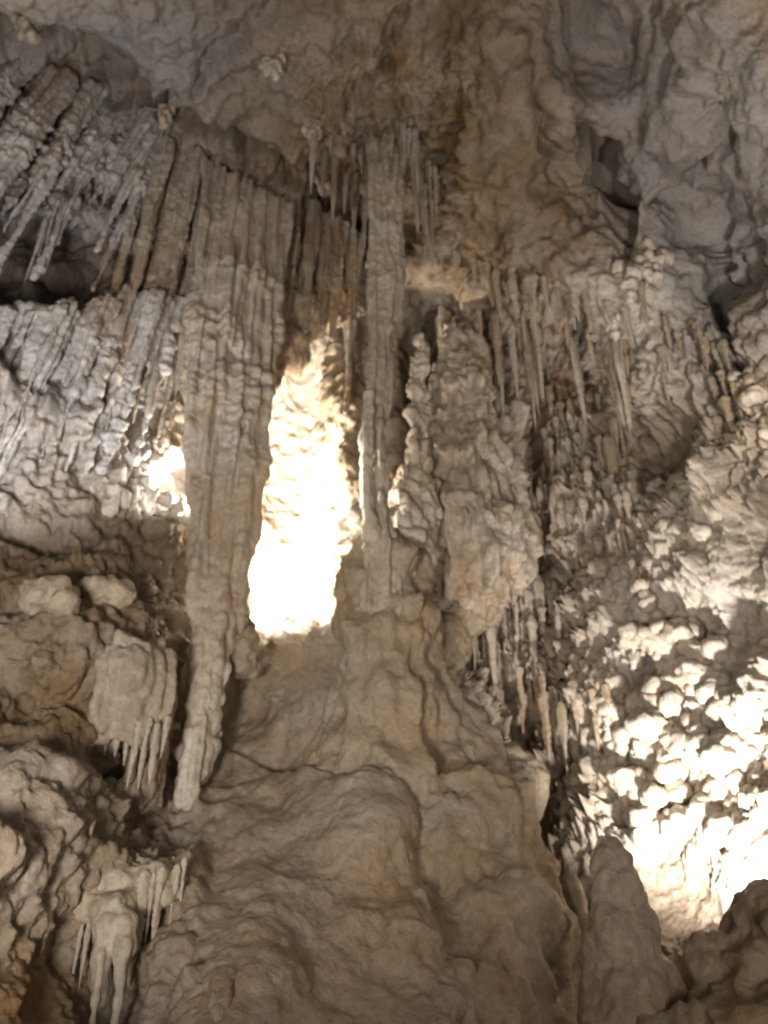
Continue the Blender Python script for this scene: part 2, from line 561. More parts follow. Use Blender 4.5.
# the rim across the mound
d += .10 * sstep(py + .4 * jy - np.interp(px, [200, 250, 300, 340, 400], [760, 766, 780, 774, 782]), -4, 4) * box(205, 400, 700, 850, 30)
SV = base + N0 * d[:, None]
SN = vnormals(SV, FQ)

brown = np.clip(1.5 * G(480, 120, 85, 110) + 1.2 * G(380, 50, 100, 80) + 1.0 * G(310, 140, 80, 80) + .6 * G(470, 250, 60, 40) + 1.3 * crack + .8 * G(520, 180, 80, 40) + .8 * G(80, 560, 110, 40) + .8 * G(40, 715, 50, 35) + .6 * G(130, 820, 40, 40) + .55 * G(80, 640, 110, 110) + .4 * G(300, 780, 110, 110) + .5 * G(240, 20, 60, 40) + .9 * G(662, 462, 26, 36) + .8 * G(346, 460, 13, 55), 0, 1)  # rock browns, plus shade painted into the ledge recess and right wall hole
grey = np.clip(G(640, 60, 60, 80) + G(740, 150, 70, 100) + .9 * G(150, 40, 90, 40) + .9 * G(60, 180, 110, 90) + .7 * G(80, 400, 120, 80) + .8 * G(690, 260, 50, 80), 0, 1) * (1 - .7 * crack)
pale = np.clip(.9 * hot * box(600, 990, 560, 880, 30) + .9 * G(690, 530, 45, 40) + .6 * G(640, 300, 40, 30) + .5 * alc, 0, 1)  # lamplight put into the colour: floodlit patch, lit ledges, alcove
ochre = np.clip(.9 * G(20, 1000, 45, 40) + .6 * G(400, 900, 20, 40), 0, 1)


def poly(pts):
    x, y = px, py
    ins = np.zeros(len(x), bool)
    m = len(pts)
    for a in range(m):
        (x0, y0), (x1, y1) = pts[a], pts[(a + 1) % m]
        if y0 == y1:
            continue
        c = ((y0 > y) != (y1 > y)) & (x < (x1 - x0) * (y - y0) / (y1 - y0) + x0)
        ins ^= c
    return ins


region = np.zeros(len(px), int)                       # 0 = back wall
region[(px > 600)] = 2
region[px < 190] = 1
region[ceil > .5] = 3
region[poly([(236, 660), (236, 400), (262, 330), (355, 300), (362, 545), (345, 628), (300, 640)])] = 6
region[poly([(186, 812), (232, 640), (300, 636), (345, 628), (366, 540), (420, 540), (426, 700), (412, 800), (430, 880), (470, 1200), (150, 1200), (205, 905)])] = 4
region[poly([(-200, 515), (100, 508), (190, 530), (194, 700), (180, 812), (205, 905), (150, 1200), (-200, 1200)])] = 5
fr_ = region[FQ[:, 0]]
SHEETS = [
    (0, 'cave_wall', 'brown back wall of the cave, fluted and dripping between the slim column and the bright right wall', 'cave wall', 'structure'),
    (1, 'cave_wall', 'greyish left wall of the cave behind the leaning ribbed curtains', 'cave wall', 'structure'),
    (2, 'cave_wall', 'right wall of the cave with knobbly ledges, floodlit white near its foot', 'cave wall', 'structure'),
    (3, 'cave_ceiling', 'brown and grey rock ceiling of the cave above a long diagonal crack', 'cave ceiling', 'structure'),
    (6, 'alcove', 'lamp lit alcove, its rock dazzling white, behind the longest hanging stalactite', 'alcove', 'structure'),
    (4, 'flowstone_mound', 'smooth tan flowstone mound rising below the bright alcove under the longest stalactite tip', 'flowstone', None),
    (5, 'rock_ledge', 'lumpy brown stepped rock ledge along the lower left, dripping at its lips', 'rock ledge', None),
]
for rid_, nm, lab, cat, kind in SHEETS:
    fsel = FQ[fr_ == rid_]
    used, inv = np.unique(fsel, return_inverse=True)
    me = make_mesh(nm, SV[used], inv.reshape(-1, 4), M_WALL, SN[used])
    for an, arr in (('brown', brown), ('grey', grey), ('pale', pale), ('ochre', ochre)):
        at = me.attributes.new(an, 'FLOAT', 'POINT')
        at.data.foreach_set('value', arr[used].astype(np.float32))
    tag(link(nm, me), lab, cat, None, kind)

# the cave goes on below and behind the visitor
fl = 60
ux, uy = np.meshgrid(np.linspace(-14, 14, fl), np.linspace(-12, 9, fl))
FV = np.stack([ux.ravel(), uy.ravel(), np.zeros(fl * fl)], 1)
FV[:, 2] = -.15 + .12 * fbm(FV, .6, 3)
j = np.arange(fl * fl).reshape(fl, fl)
FF = np.stack([j[:-1, :-1], j[:-1, 1:], j[1:, 1:], j[1:, :-1]], -1).reshape(-1, 4)
tag(link('cave_floor', make_mesh('cave_floor', FV, FF, M_BROWN)), 'uneven brown rock floor of the cave', 'cave floor', None, 'structure')


# ------------------------------------------------------------------ formations
def rough(a=.05, s=6., fl=.0, fs=7., tc=0., tf=2., pop=0., ps=7., off=0., big=0., sh=0.):
    def f(V, N):
        V = V.astype(np.float32)
        if sh:
            V = V.copy()
            V[:, 0] -= sh * V[:, 2]
        r = a * fbm(V, s, 3, off=off)
        if big:
            r = r + big * fbm(V, 1.6, 2, off=off + 2)
        if fl:
            r = r + fl * (flutes(V, fs, .45, off) - .5)
        if tc:
            r = r + tc * (terrace(V, tf, off, fringe=.35, fs=5.) - .4) * np.clip(1.2 - np.abs(N[:, 2]), 0, 1)
        if pop:
            r = r + pop * popcorn(V + off, ps)
        return r
    return f


def strand(pts, wob=.0):
    """pts: (column, row, depth, radius in px) -> chained tapered rods"""
    out = []
    W_ = []
    for (x, y, Y, rp) in pts:
        dx, dy, dz = ray(x, y)
        W_.append((P(x, y, Y), rp * (Y / dy) / FPX))
    for (a, ra), (b, rb) in zip(W_[:-1], W_[1:]):
        out.append(('c', a, b, ra, rb))
    return out


def blob(x, y, Y, rx, rz, ry):
    """ellipsoid: rx, rz in px, ry in metres"""
    dx, dy, dz = ray(x, y)
    s = (Y / dy) / FPX
    return ('e', P(x, y, Y), (rx * s, ry, rz * s))


def stretched(a=.04, s_=7., fl=.06, fs=8., off=0., fine=.012, big=0.):
    """wear that runs down the stone, as water does"""
    def f(V, N):
        V = V.astype(np.float32)
        r = a * fbm(V, (s_, s_, s_ * .28), 3, off=off) + fl * (flutes(V, fs, .3, off) - .5) + fine * fbm(V, 13, 2, off=off + 4)
        if big:
            r = r + big * fbm(V, 1.6, 2, off=off + 2)
        return r
    return f


# --- the longest stalactite: a bundle of strands from the roof slab almost down to the mound
pr = []
pr += strand([(240, 215, 7.5, 24), (226, 400, 7.4, 25), (217, 540, 7.3, 17), (209, 650, 7.15, 13), (197, 740, 6.98, 12), (187, 798, 6.9, 9)])
for q in ([(208, 166, 6.95, 8), (200, 300, 6.98, 9), (195, 430, 7.02, 11), (199, 540, 7.05, 9), (199, 640, 7.03, 7), (196, 700, 7.0, 5)],
          [(221, 172, 6.98, 7), (212, 300, 7.0, 9), (208, 430, 7.0, 11), (208, 540, 7.05, 9), (205, 640, 7.05, 7), (197, 720, 6.98, 6)],
          [(233, 180, 7.05, 9), (225, 300, 7.02, 10), (221, 430, 7.02, 11), (219, 540, 7.08, 9), (212, 640, 7.05, 8), (203, 730, 6.98, 6)],
          [(248, 187, 7.12, 8), (238, 300, 7.08, 9), (233, 430, 7.06, 11), (229, 540, 7.1, 9), (220, 640, 7.07, 7), (210, 730, 6.98, 5)],
          [(262, 195, 7.2, 9), (252, 300, 7.15, 10), (246, 430, 7.12, 11), (239, 540, 7.12, 9), (229, 620, 7.12, 7), (220, 680, 7.1, 4)],
          [(276, 202, 7.3, 8), (266, 300, 7.22, 9), (257, 430, 7.18, 9), (249, 540, 7.15, 8), (238, 620, 7.15, 5)],
          [(288, 208, 7.4, 7), (277, 300, 7.3, 7), (266, 400, 7.25, 6), (259, 470, 7.2, 4)]):
    pr += strand(q)
tip_pr = strand([(208, 655, 7.05, 12), (198, 735, 6.93, 13.5), (186, 800, 6.88, 10)]) + strand([(222, 665, 7.05, 7), (211, 725, 6.98, 7), (200, 770, 6.93, 5)])


def knobbly(V, N):
    V = V.astype(np.float32)
    lowpart = 1 - sstep(V[:, 2] + 1.5 * nz(V, (3, 3, 1), 8), 7.6, 11.0)
    q = V + .05 * np.stack([nz(V, 3, 5), nz(V, 3, 6), nz(V, 3, 7)], 1)
    return .03 * fbm(V, (7, 7, 2), 3) + .07 * (flutes(V, 6.5, .3, 1.) - .5) + lowpart * sstep(fbm(V, 1.5, 2, off=77), -.5, .3) * (.045 * popcorn(q * np.float32([1, 1, .7]), 8.5) + .02 * popcorn(V + 2, 15) + .035 * fbm(V, 7, 2, off=3))


big = formation('stalactite', pr, M_DRIP, .02, .02, knobbly)
tag(big, 'longest stalactite, a knobbly tan bundle of strands ending just above the flowstone mound', 'stalactite')

tip = formation('tip', tip_pr, M_PALE, .018, .03, rough(.03, 7, .04, 9, 0, 5, .012, 11., off=1.), big)
tag(tip, 'paler smoother pointed tip', None)

# --- curtain of long ribs hanging from the diagonal roof edge
pr = []
ridx, ridy, ridY = [150, 200, 260, 310, 362], [138, 152, 178, 202, 242], [6.7, 7.0, 7.5, 8.0, 8.45]
botx, boty = [150, 165, 185, 200, 270, 280, 292, 305, 320, 340, 352, 362], [300, 330, 420, 430, 420, 385, 352, 335, 318, 350, 395, 420]
x = 152.
while x < 362:
    y0, Y0 = np.interp(x, ridx, ridy), np.interp(x, ridx, ridY)
    yb = np.interp(x, botx, boty) + random.uniform(-16, 14)
    lean = (x - 400) / 1360. * -1
    r0 = random.uniform(4.0, 7.5)
    dy_ = random.uniform(-.12, .10)
    def at(y):
        return x + (x - 400) / (y0 + 850) * (y - y0)
    pr += strand([(x, y0 + 2, Y0 + dy_, r0 + 1.5), (at((y0 + yb) / 2), (y0 + yb) / 2, Y0 + dy_, r0), (at(yb), yb, Y0 + dy_, 2.5)])
    x += r0 * random.uniform(1.5, 2.3)
cur = formation('drapery', pr, M_DRIP, .022, .05, stretched(.03, 7, .05, 9, 2.))
tag(cur, 'tan curtain of long parallel ribs hanging under the diagonal roof crack', 'drapery')

# --- rounded lump under the curtain's right end
o = formation('hanging_rock', [blob(306, 318, 8.25, 20, 26, .4), blob(292, 350, 8.2, 18, 24, .4), blob(330, 300, 8.4, 18, 30, .4)] + strand([(282, 330, 8.1, 10), (278, 385, 8.0, 5)]), M_DRIP, .03, .12, rough(.05, 5, .03, 6, off=3.))
tag(o, 'rounded ochre grey lump hanging at the upper edge of the bright alcove', 'rock')

o = formation('flowstone', strand([(338, 352, 9.3, 16), (348, 420, 9.0, 20), (354, 475, 8.8, 15), (362, 500, 8.5, 9)]) + [blob(334, 440, 9.3, 12, 22, .3)], M_FLOW, .026, .12, rough(.07, 4, .04, 5, .05, 2., .02, 9., off=33., big=.12))
tag(o, 'cream brown rock cheek inside the bright alcove, along its right side', 'flowstone')

# --- slim column
pr = strand([(388, 120, 6.95, 13), (386, 230, 6.95, 11), (384, 330, 6.95, 9.5), (381, 430, 6.95, 8), (379, 500, 6.98, 9), (380, 550, 7.0, 15), (383, 610, 7.05, 24)])
pr += strand([(376, 145, 6.9, 7), (373, 280, 6.9, 6), (371, 400, 6.9, 5), (372, 450, 6.92, 4)])
pr += strand([(400, 150, 7.0, 6), (397, 260, 7.0, 6), (393, 350, 7.0, 5), (389, 420, 7.0, 3)])
o = formation('column', pr, M_DRIP, .022, .06, stretched(.045, 7, .06, 9, 4.))
tag(o, 'slim brown column joining ceiling and mound, right of the bright alcove', 'column')
pr = strand([(368, 395, 6.8, 5), (366, 440, 6.8, 7), (367, 500, 6.82, 7), (371, 535, 6.85, 10)])
o = formation('stalagmite', pr, M_PALE, .02, .05, rough(.02, 9, .02, 12, off=5.))
tag(o, 'thin pale stalagmite glued to the left foot of the slim column, lit edge', 'stalagmite')

# --- short knobbly stalactite right of the column
pr = strand([(421, 340, 7.75, 5), (418, 385, 7.7, 7), (416, 440, 7.7, 6), (409, 480, 7.6, 9), (402, 520, 7.5, 13)]) + strand([(412, 360, 7.65, 3), (412, 420, 7.62, 5), (416, 470, 7.6, 6), (418, 510, 7.55, 8)]) + strand([(426, 345, 7.8, 4), (424, 400, 7.75, 5), (424, 440, 7.72, 3)])
o = formation('column', pr, M_PALE, .02, .05, rough(.08, 5, .03, 9, .0, 5., .02, 8., off=6., big=.05))
tag(o, 'short knobbly pale column close right of the slim column', 'column')
pr = strand([(404, 470, 7.5, 7), (403, 520, 7.35, 15), (398, 560, 7.2, 18)]) + strand([(424, 450, 7.7, 8), (424, 510, 7.55, 14), (420, 570, 7.4, 14)]) + strand([(414, 480, 7.55, 6), (412, 540, 7.3, 10)])
o = formation('flowstone', pr, M_PALE, .025, .1, rough(.07, 5, .05, 7, .05, 3., .03, 9., off=7., big=.06))
tag(o, 'small pale knobbly flowstone lump lit at the foot of the slim column', 'flowstone')

# --- central organ of flowstone with a dripping lip


def mixed_flow(V, N):
    V = V.astype(np.float32)
    return stretched(.05, 6, .10, 6, 8.)(V, N) + .13 * terrace(V, 1.5, 8., fringe=.9, fs=7., lip=.12)



def drip_mesh(seed, mat, segs=12, rings=30, tip=.1):
    r_ = np.random.default_rng(seed)
    V = []
    ph = r_.uniform(0, 6, 6)
    fr = r_.uniform(5, 17, 3)
    pw = r_.uniform(.5, 1.1)
    for a in range(rings):
        t = a / (rings - 1)
        rad = (1 - t) ** pw * .9 + tip * (1 - t ** 6) + .3 * math.exp(-t * 10)
        rad *= 1 + .13 * math.sin(t * fr[0] + ph[0]) + .10 * math.sin(t * fr[1] * 1.9 + ph[1]) + .08 * r_.normal()
        rad *= math.sqrt(min(1, (t + .004) / .09))
        if a == rings - 1:
            rad = .02
        for b in range(segs):
            an = 2 * math.pi * b / segs
            q = rad * (1 + .2 * math.sin(2 * an + ph[2] + 2 * t) + .14 * math.sin(3 * an + ph[3] + 5 * t) + .06 * r_.normal())
            V.append((q * math.cos(an) + .35 * math.sin(2.6 * t + ph[4]) * t, q * math.sin(an) + .3 * math.sin(2.1 * t + ph[5]) * t, -t))
    F = []
    for a in range(rings - 1):
        for b in range(segs):
            F.append((a * segs + b, (a + 1) * segs + b, (a + 1) * segs + (b + 1) % segs, a * segs + (b + 1) % segs))
    return make_mesh('stalactite', np.array(V), np.array(F), mat)


DM = {m.name: [drip_mesh(s, m) for s in range(9)] for m in (M_DRIP, M_PALE, M_FLOW, M_GREY, M_BROWN)}


def drip(name, x, y, Y, length_px, r_px, mat, parent=None):
    dx, dy, dz = ray(x, y)
    s = (Y / dy) / FPX
    o = link(name, random.choice(DM[mat.name]), parent)
    a = P(x, y, Y)
    b = P(x + (x - 400) / (y + 850) * length_px, y + length_px, Y)
    L_ = a[2] - b[2]
    o.location = (a[0], a[1], a[2] + .2)
    o.scale = (r_px * s, r_px * s, L_ + .2)
    o.rotation_euler = (0, 0, random.uniform(0, 6.28))
    return o


pr = strand([(455, 335, 8.5, 13), (460, 400, 8.4, 26), (468, 470, 8.2, 40), (476, 540, 8.0, 46), (480, 570, 7.95, 42)]) + strand([(440, 440, 8.2, 18), (442, 540, 7.9, 24)]) + strand([(500, 480, 8.2, 16), (508, 560, 7.95, 22)]) + strand([(474, 340, 8.5, 8), (480, 430, 8.35, 16)])
o = formation('flowstone', pr, M_DRIP, .028, .12, mixed_flow)
tag(o, 'tall tan flowstone mass with layered dripping lips in the middle of the back wall', 'flowstone')
org = o
for k in range(13):
    xx = 438 + 7 * k + random.uniform(-2, 2)
    drip('drip', xx, 545 + random.uniform(-8, 20), 7.75 + .02 * abs(k - 6) + random.uniform(-.05, .1), random.uniform(30, 62), random.uniform(3.5, 6), M_DRIP, org)
for k in range(16):
    xx = 434 + 5.2 * k + random.uniform(-3, 3)
    row = random.choice((415, 445, 470, 500))
    drip('drip', xx, row + random.uniform(-8, 8), 7.98 - (row - 415) * .0024 + .0016 * abs(xx - 474) + random.uniform(-.04, .06), random.uniform(24, 56), random.uniform(3, 6), M_DRIP, org)
pr = [blob(448, 640, 8.3, 26, 34, .4), blob(470, 610, 8.3, 30, 24, .4), blob(440, 690, 8.2, 22, 30, .3)]
o = formation('flowstone', pr, M_FLOW, .028, .1, rough(.05, 6, .04, 6, .06, 2.5, off=9.))
tag(o, 'brown rounded flowstone boss in shade beneath the layered middle flowstone', 'flowstone')

# --- dome and the ridge beside it, one flow
pr = strand([(458, 735, 7.5, 30), (474, 830, 7.2, 54), (488, 950, 6.8, 74), (500, 1100, 6.4, 96)]) + strand([(440, 760, 7.35, 26), (446, 860, 7.0, 44), (455, 1000, 6.5, 56)]) + strand([(505, 770, 7.5, 16), (528, 880, 7.1, 26), (540, 1030, 6.7, 34)])
pr += strand([(383, 540, 7.15, 18), (385, 585, 7.2, 30), (388, 640, 7.25, 42), (388, 700, 7.25, 46), (386, 760, 7.15, 42), (378, 830, 6.85, 42), (384, 930, 6.4, 50), (392, 1060, 5.9, 64)]) + strand([(415, 560, 7.4, 14), (416, 640, 7.4, 18), (412, 720, 7.3, 16), (408, 860, 6.7, 22)]) + [blob(352, 715, 7.3, 16, 22, .3)]
pr += strand([(374, 545, 7.25, 9), (364, 590, 7.4, 12), (350, 635, 7.65, 16)]) + strand([(350, 680, 7.5, 18), (322, 775, 7.1, 22)]) + strand([(428, 680, 7.4, 18), (452, 765, 7.3, 30)]) + [blob(398, 560, 7.15, 16, 26, .22), blob(418, 622, 7.05, 14, 26, .2), blob(360, 655, 7.05, 18, 16, .2), blob(408, 690, 6.95, 22, 18, .2)]
pr += strand([(360, 800, 6.55, 16), (372, 840, 6.4, 18), (384, 900, 6.25, 16)]) + strand([(440, 820, 6.75, 14), (446, 862, 6.6, 12), (448, 895, 6.6, 5)]) + strand([(456, 812, 6.75, 12), (462, 858, 6.65, 10), (463, 890, 6.65, 4)])


def flow(V, N):
    V = V.astype(np.float32)
    m = sstep(fbm(V, 1.1, 2, off=140), -.05, .3)
    return .15 * fbm(V, 1.5, 3, off=12) + .05 * fbm(V, (5, 5, 2.2), 3, off=14) + .05 * (flutes(V, 3.5, .5, 10) - .4) + .10 * terrace(V, 1.2, 10., fringe=.5, fs=5, lip=.25) + m * (.05 * terrace(V, 4.2, 17., fringe=.5, fs=8, lip=.3) + .02 * popcorn(V, 10.)) + .010 * fbm(V, 17, 2)


o = formation('flowstone', pr, M_FLOW, .027, .2, flow)
tag(o, 'large brown flowstone ridge and dome spreading down from the foot of the slim column', 'flowstone')

# --- stalagmite in front on the right
pr = strand([(613, 850, 5.0, 12), (616, 882, 5.0, 24), (621, 940, 5.0, 33), (628, 1000, 5.0, 40), (636, 1100, 5.0, 54)])
o = formation('stalagmite', pr, M_BROWN, .02, .08, rough(.05, 5, .03, 5, .04, 2.5, .015, 11., off=12., big=.06))
tag(o, 'dark blunt conical stalagmite standing before the floodlit right wall', 'stalagmite')
# --- dark boulder bottom right
pr = [blob(738, 1000, 4.9, 42, 56, .5), blob(698, 1010, 5.0, 28, 44, .4), blob(778, 960, 4.8, 32, 62, .4), blob(690, 1080, 4.8, 60, 60, .5), blob(780, 1060, 4.6, 70, 80, .6), blob(722, 955, 5.0, 18, 16, .2)]
o = formation('boulder', pr, M_BROWN, .025, .1, rough(.10, 4, 0, 5, .06, 2.5, .02, 9., off=13., big=.12))
tag(o, 'dark rugged boulder in the bottom right corner before the floodlit wall', 'boulder')
pr = strand([(573, 880, 6.6, 6), (590, 940, 6.3, 7), (608, 1010, 6.0, 8)]) 
o = formation('rock_rib', pr, M_BROWN, .025, .05, rough(.02, 6, off=14.))
tag(o, 'narrow dark rock rib slanting down between the dome and the conical stalagmite', 'rock')

# --- small cone and the little dripping drapery bottom left
pr = [blob(262, 914, 5.88, 15, 13, .2), blob(258, 950, 5.74, 34, 34, .35), blob(250, 1010, 5.5, 62, 60, .5), blob(230, 1080, 5.25, 90, 70, .6)]
o = formation('stalagmite', pr, M_FLOW, .024, .15, rough(.025, 7, .01, 6, .05, 5., .02, 11., off=15.))
tag(o, 'squat rippled cone with a rounded knob at the bottom, left of centre', 'stalagmite')
root = bpy.data.objects.new('drapery', None)
COL.objects.link(root)
tag(root, 'small pale jellyfish shaped drapery with hanging drips at the lower left', 'drapery')
cap = formation('cap', strand([(60, 912, 5.65, 9), (80, 905, 5.62, 13), (112, 910, 5.6, 15), (142, 902, 5.75, 13), (172, 893, 5.85, 12)]) + strand([(112, 912, 5.52, 18), (112, 925, 5.48, 19)]) + [blob(110, 885, 5.95, 50, 20, .35), blob(150, 880, 6.0, 40, 18, .3)]
                + strand([(103, 924, 5.46, 11), (101, 955, 5.42, 7), (97, 1000, 5.4, 5), (94, 1035, 5.38, 3)]) + strand([(123, 924, 5.46, 13), (124, 950, 5.42, 10), (119, 1000, 5.4, 6), (114, 1040, 5.38, 3)]), M_PALE, .018, .04, stretched(.03, 8, .02, 9, 16., .01), root)
for (x, y, l, r) in ((84, 912, 100, 5), (74, 910, 84, 4), (65, 912, 60, 4), (90, 918, 70, 3.5), (141, 904, 90, 6), (150, 905, 44, 4), (159, 898, 72, 6), (174, 896, 48, 5), (181, 890, 24, 3)):
    drip('drip', x, y, 5.5 + abs(x - 112) * .0045 + random.uniform(-.03, .06), l * random.uniform(.75, 1.1), r * random.uniform(.8, 1.3), M_PALE, root)

# --- left ledge: stones, fluted block with drips
o = formation('boulder', [blob(50, 597, 5.95, 22, 16, .25), blob(36, 602, 5.95, 14, 12, .2), blob(62, 604, 5.9, 9, 8, .12)], M_DRIP, .02, .04, rough(.09, 5, pop=.04, ps=8., off=17.))
tag(o, 'pale rounded stone lying on the lower left ledge', 'boulder')
o = formation('boulder', [blob(100, 590, 6.4, 18, 12, .2), blob(120, 600, 6.5, 14, 12, .2)], M_DRIP, .02, .05, rough(.08, 5, pop=.03, ps=8., off=18.))
tag(o, 'small tan stone right of the pale rounded stone on the ledge', 'boulder')
o = formation('boulder', [blob(245, 655, 7.4, 14, 24, .25), blob(240, 620, 7.5, 10, 18, .2)], M_FLOW, .02, .05, rough(.08, 5, pop=.03, ps=8., off=18.5))
tag(o, 'brown upright stone on the alcove sill just right of the longest stalactite', 'boulder')
pr = [blob(125, 675, 6.35, 34, 40, .35), blob(150, 690, 6.5, 26, 50, .35), blob(110, 715, 6.35, 24, 36, .3), blob(150, 740, 6.55, 24, 34, .3), blob(140, 790, 6.6, 20, 24, .25), blob(115, 800, 6.45, 18, 24, .25), *strand([(105, 660, 6.2, 7), (108, 730, 6.2, 5)]), *strand([(120, 655, 6.15, 8), (122, 740, 6.2, 6)]), *strand([(136, 650, 6.2, 8), (138, 750, 6.25, 5)]), *strand([(152, 650, 6.3, 8), (153, 760, 6.35, 5)]), *strand([(167, 655, 6.4, 7), (167, 750, 6.45, 5)])]
fb = formation('flowstone', pr, M_FLOW, .025, .08, stretched(.05, 6, .06, 7, 19., .015, .06))
tag(fb, 'fluted tan flowstone block with short drips on the ledge left of the stalactite tip', 'flowstone')
for (x, y, l, r) in ((118, 735, 34, 5), (127, 738, 46, 5), (136, 742, 40, 6), (146, 742, 44, 5), (155, 746, 36, 5), (164, 740, 30, 5), (108, 730, 30, 5)):
    drip('drip', x, y, 6.25, l * random.uniform(.6, 1.2), r, M_DRIP, fb)
for lab, cl in (('thick rounded brown flowstone bulge with drip lips at the left edge of the ledge', [*strand([(-60, 850, 4.95, 20), (10, 842, 5.2, 20), (55, 834, 5.45, 18), (100, 812, 5.9, 14)])]),):
    o = formation('flowstone', cl, M_DRIP, .024, .08, rough(.08, 4, .06, 6, .05, 2., .03, 8., off=20. + len(lab), big=.16))
    tag(o, lab, 'flowstone')
    cyy = cl[0][1]
    for k in range(9):
        x = random.uniform(0, 92)
        yb = (848 if 'bulge' in lab else 935) + random.uniform(-5, 8)
        drip('drip', x, yb, 5.03 + x * .0055, 10 + 26 * random.random() ** 2, random.uniform(3, 7), M_DRIP, o)

# --- upper left curtains
def curtain(name, label, top, bot, Yt, r0, mat, disp, x0, x1, sp, jit, lean=1.0):
    pr, x = [], x0
    while x < x1:
        y0 = np.interp(x, *top)
        yb = np.interp(x, *bot) + random.uniform(-jit, jit)
        Y0 = np.interp(x, *Yt) + random.uniform(-.2, .15)
        r = random.uniform(*r0)

        def at(y):
            return x + (x - 400) / (y0 + 850) * (y - y0) * lean
        ym = y0 + (yb - y0) * random.uniform(.4, .7)
        pr += strand([(x, y0, Y0, r * 1.4), (at(ym), ym, Y0, r), (at(yb), yb, Y0, r * .3)])
        x += r * random.uniform(*sp)
    o = formation(name, pr, mat, .022, .05, disp)
    tag(o, label, 'drapery')
    for _ in range(16):
        x = random.uniform(max(x0, -20), x1 - 8)
        y0, yb, Y0 = np.interp(x, *top), np.interp(x, *bot), np.interp(x, *Yt)
        xb = x + (x - 400) / (y0 + 850) * (yb - y0) * lean
        d_ = drip('drip', xb, yb - random.uniform(20, 50), Y0 + random.uniform(-.15, .1), random.uniform(24, 60), random.uniform(2.5, 4.5), mat, o)
    return o


def crusty(off, sh):
    ribs_ = stretched(.035, 7, .05, 8, off, .014, .04)

    def smooth_ribs(V, N):
        q = V.copy()
        q[:, 0] -= sh * q[:, 2]
        return ribs_(q, N)

    def f(V, N):
        V = V.astype(np.float32)
        m = sstep(fbm(V, 1.1, 2, off=off + 30), .12, .4)
        return smooth_ribs(V, N) + m * (.018 * popcorn(V, 9.) + .02 * popcorn(V + 5, 16.) + .06 * fbm(V, 7, 3))
    return f


curtain('drapery', 'grey curtain of leaning ribs with ragged tips at the upper left, above a dark hollow',
        ([-60, 0, 60, 130, 178], [36, 56, 78, 98, 140]), ([-100, 0, 60, 110, 150, 178], [285, 285, 275, 255, 240, 290]), ([-60, 0, 165], [5.6, 5.75, 6.6]),
        (2.5, 8), M_GREY, crusty(22., .24), -40, 178, (1.2, 3.0), 34, 1.9)
curtain('drapery', 'lower grey curtain of leaning ribs between the dark hollow and the ledge at the left',
        ([-60, 0, 60, 120, 190], [315, 312, 312, 300, 300]), ([-100, 0, 60, 110, 190], [520, 500, 480, 470, 430]), ([-60, 0, 190], [6.0, 6.15, 7.0]),
        (2.5, 8), M_GREY, crusty(23., .12), -40, 182, (1.2, 2.8), 30, 1.5)
o = formation('flowstone', [*strand([(30, 520, 6.95, 4), (95, 500, 7.1, 10), (135, 482, 7.5, 14), (163, 452, 7.85, 15), (176, 412, 8.0, 12)]), *strand([(110, 505, 7.1, 10), (150, 498, 7.5, 12), (185, 515, 7.75, 10)])], M_PALE, .024, .08, rough(.10, 5, .05, 8, .03, 4, .05, 9., off=24.))
tag(o, 'pale crusted rim lit by the alcove lamp, left of the longest stalactite', 'flowstone')

# --- knobs on the ceiling
for lab, x, y, r in (('white rounded knob on the ceiling in the top left corner', 26, 28, 11), ('pale double knob on the brown ceiling near the top, left of centre', 271, 62, 11),
                     ('pale round knob at the end of the diagonal crack beside the ribs', 165, 115, 7), ('small pale knob on the ceiling above the slim column', 312, 130, 8),
                     ('small pale knob low on the ceiling, just left of the slim column', 326, 186, 7)):
    Yk = D(x, y) - .12
    o = formation('knob', [blob(x + random.gauss(0, r * .55), y + random.gauss(0, r * .5), Yk + .05, r * random.uniform(.25, .5), r * random.uniform(.25, .45), .08) for _ in range(9)] + [blob(x, y, Yk + .12, r * .8, r * .6, .15)], M_DRIP, .014, .03, rough(.04, 9, 0, 5, 0, 1, .03, 12., off=x * .1))
    tag(o, lab, 'rock knob')

# --- free-hanging stalactites, one object each
def fringe(count, xs, ys, Yoff, lens, rads, mat, label, group, jit=6):
    for k in range(count):
        t = random.random()
        x = xs[0] + (xs[-1] - xs[0]) * t
        y = np.interp(x, xs, ys) + random.uniform(-jit, jit)
        Y = D(x, y) + Yoff + random.uniform(-.15, .15)
        u = random.random() ** 1.8
        ln = lens[0] * .7 + (lens[1] - lens[0] * .7) * u
        rd = (rads[0] + (rads[1] - rads[0]) * (.6 * u + .4 * random.random()))
        o = drip('stalactite', x, y, Y, ln, rd, mat)
        tag(o, label, 'stalactite', group)


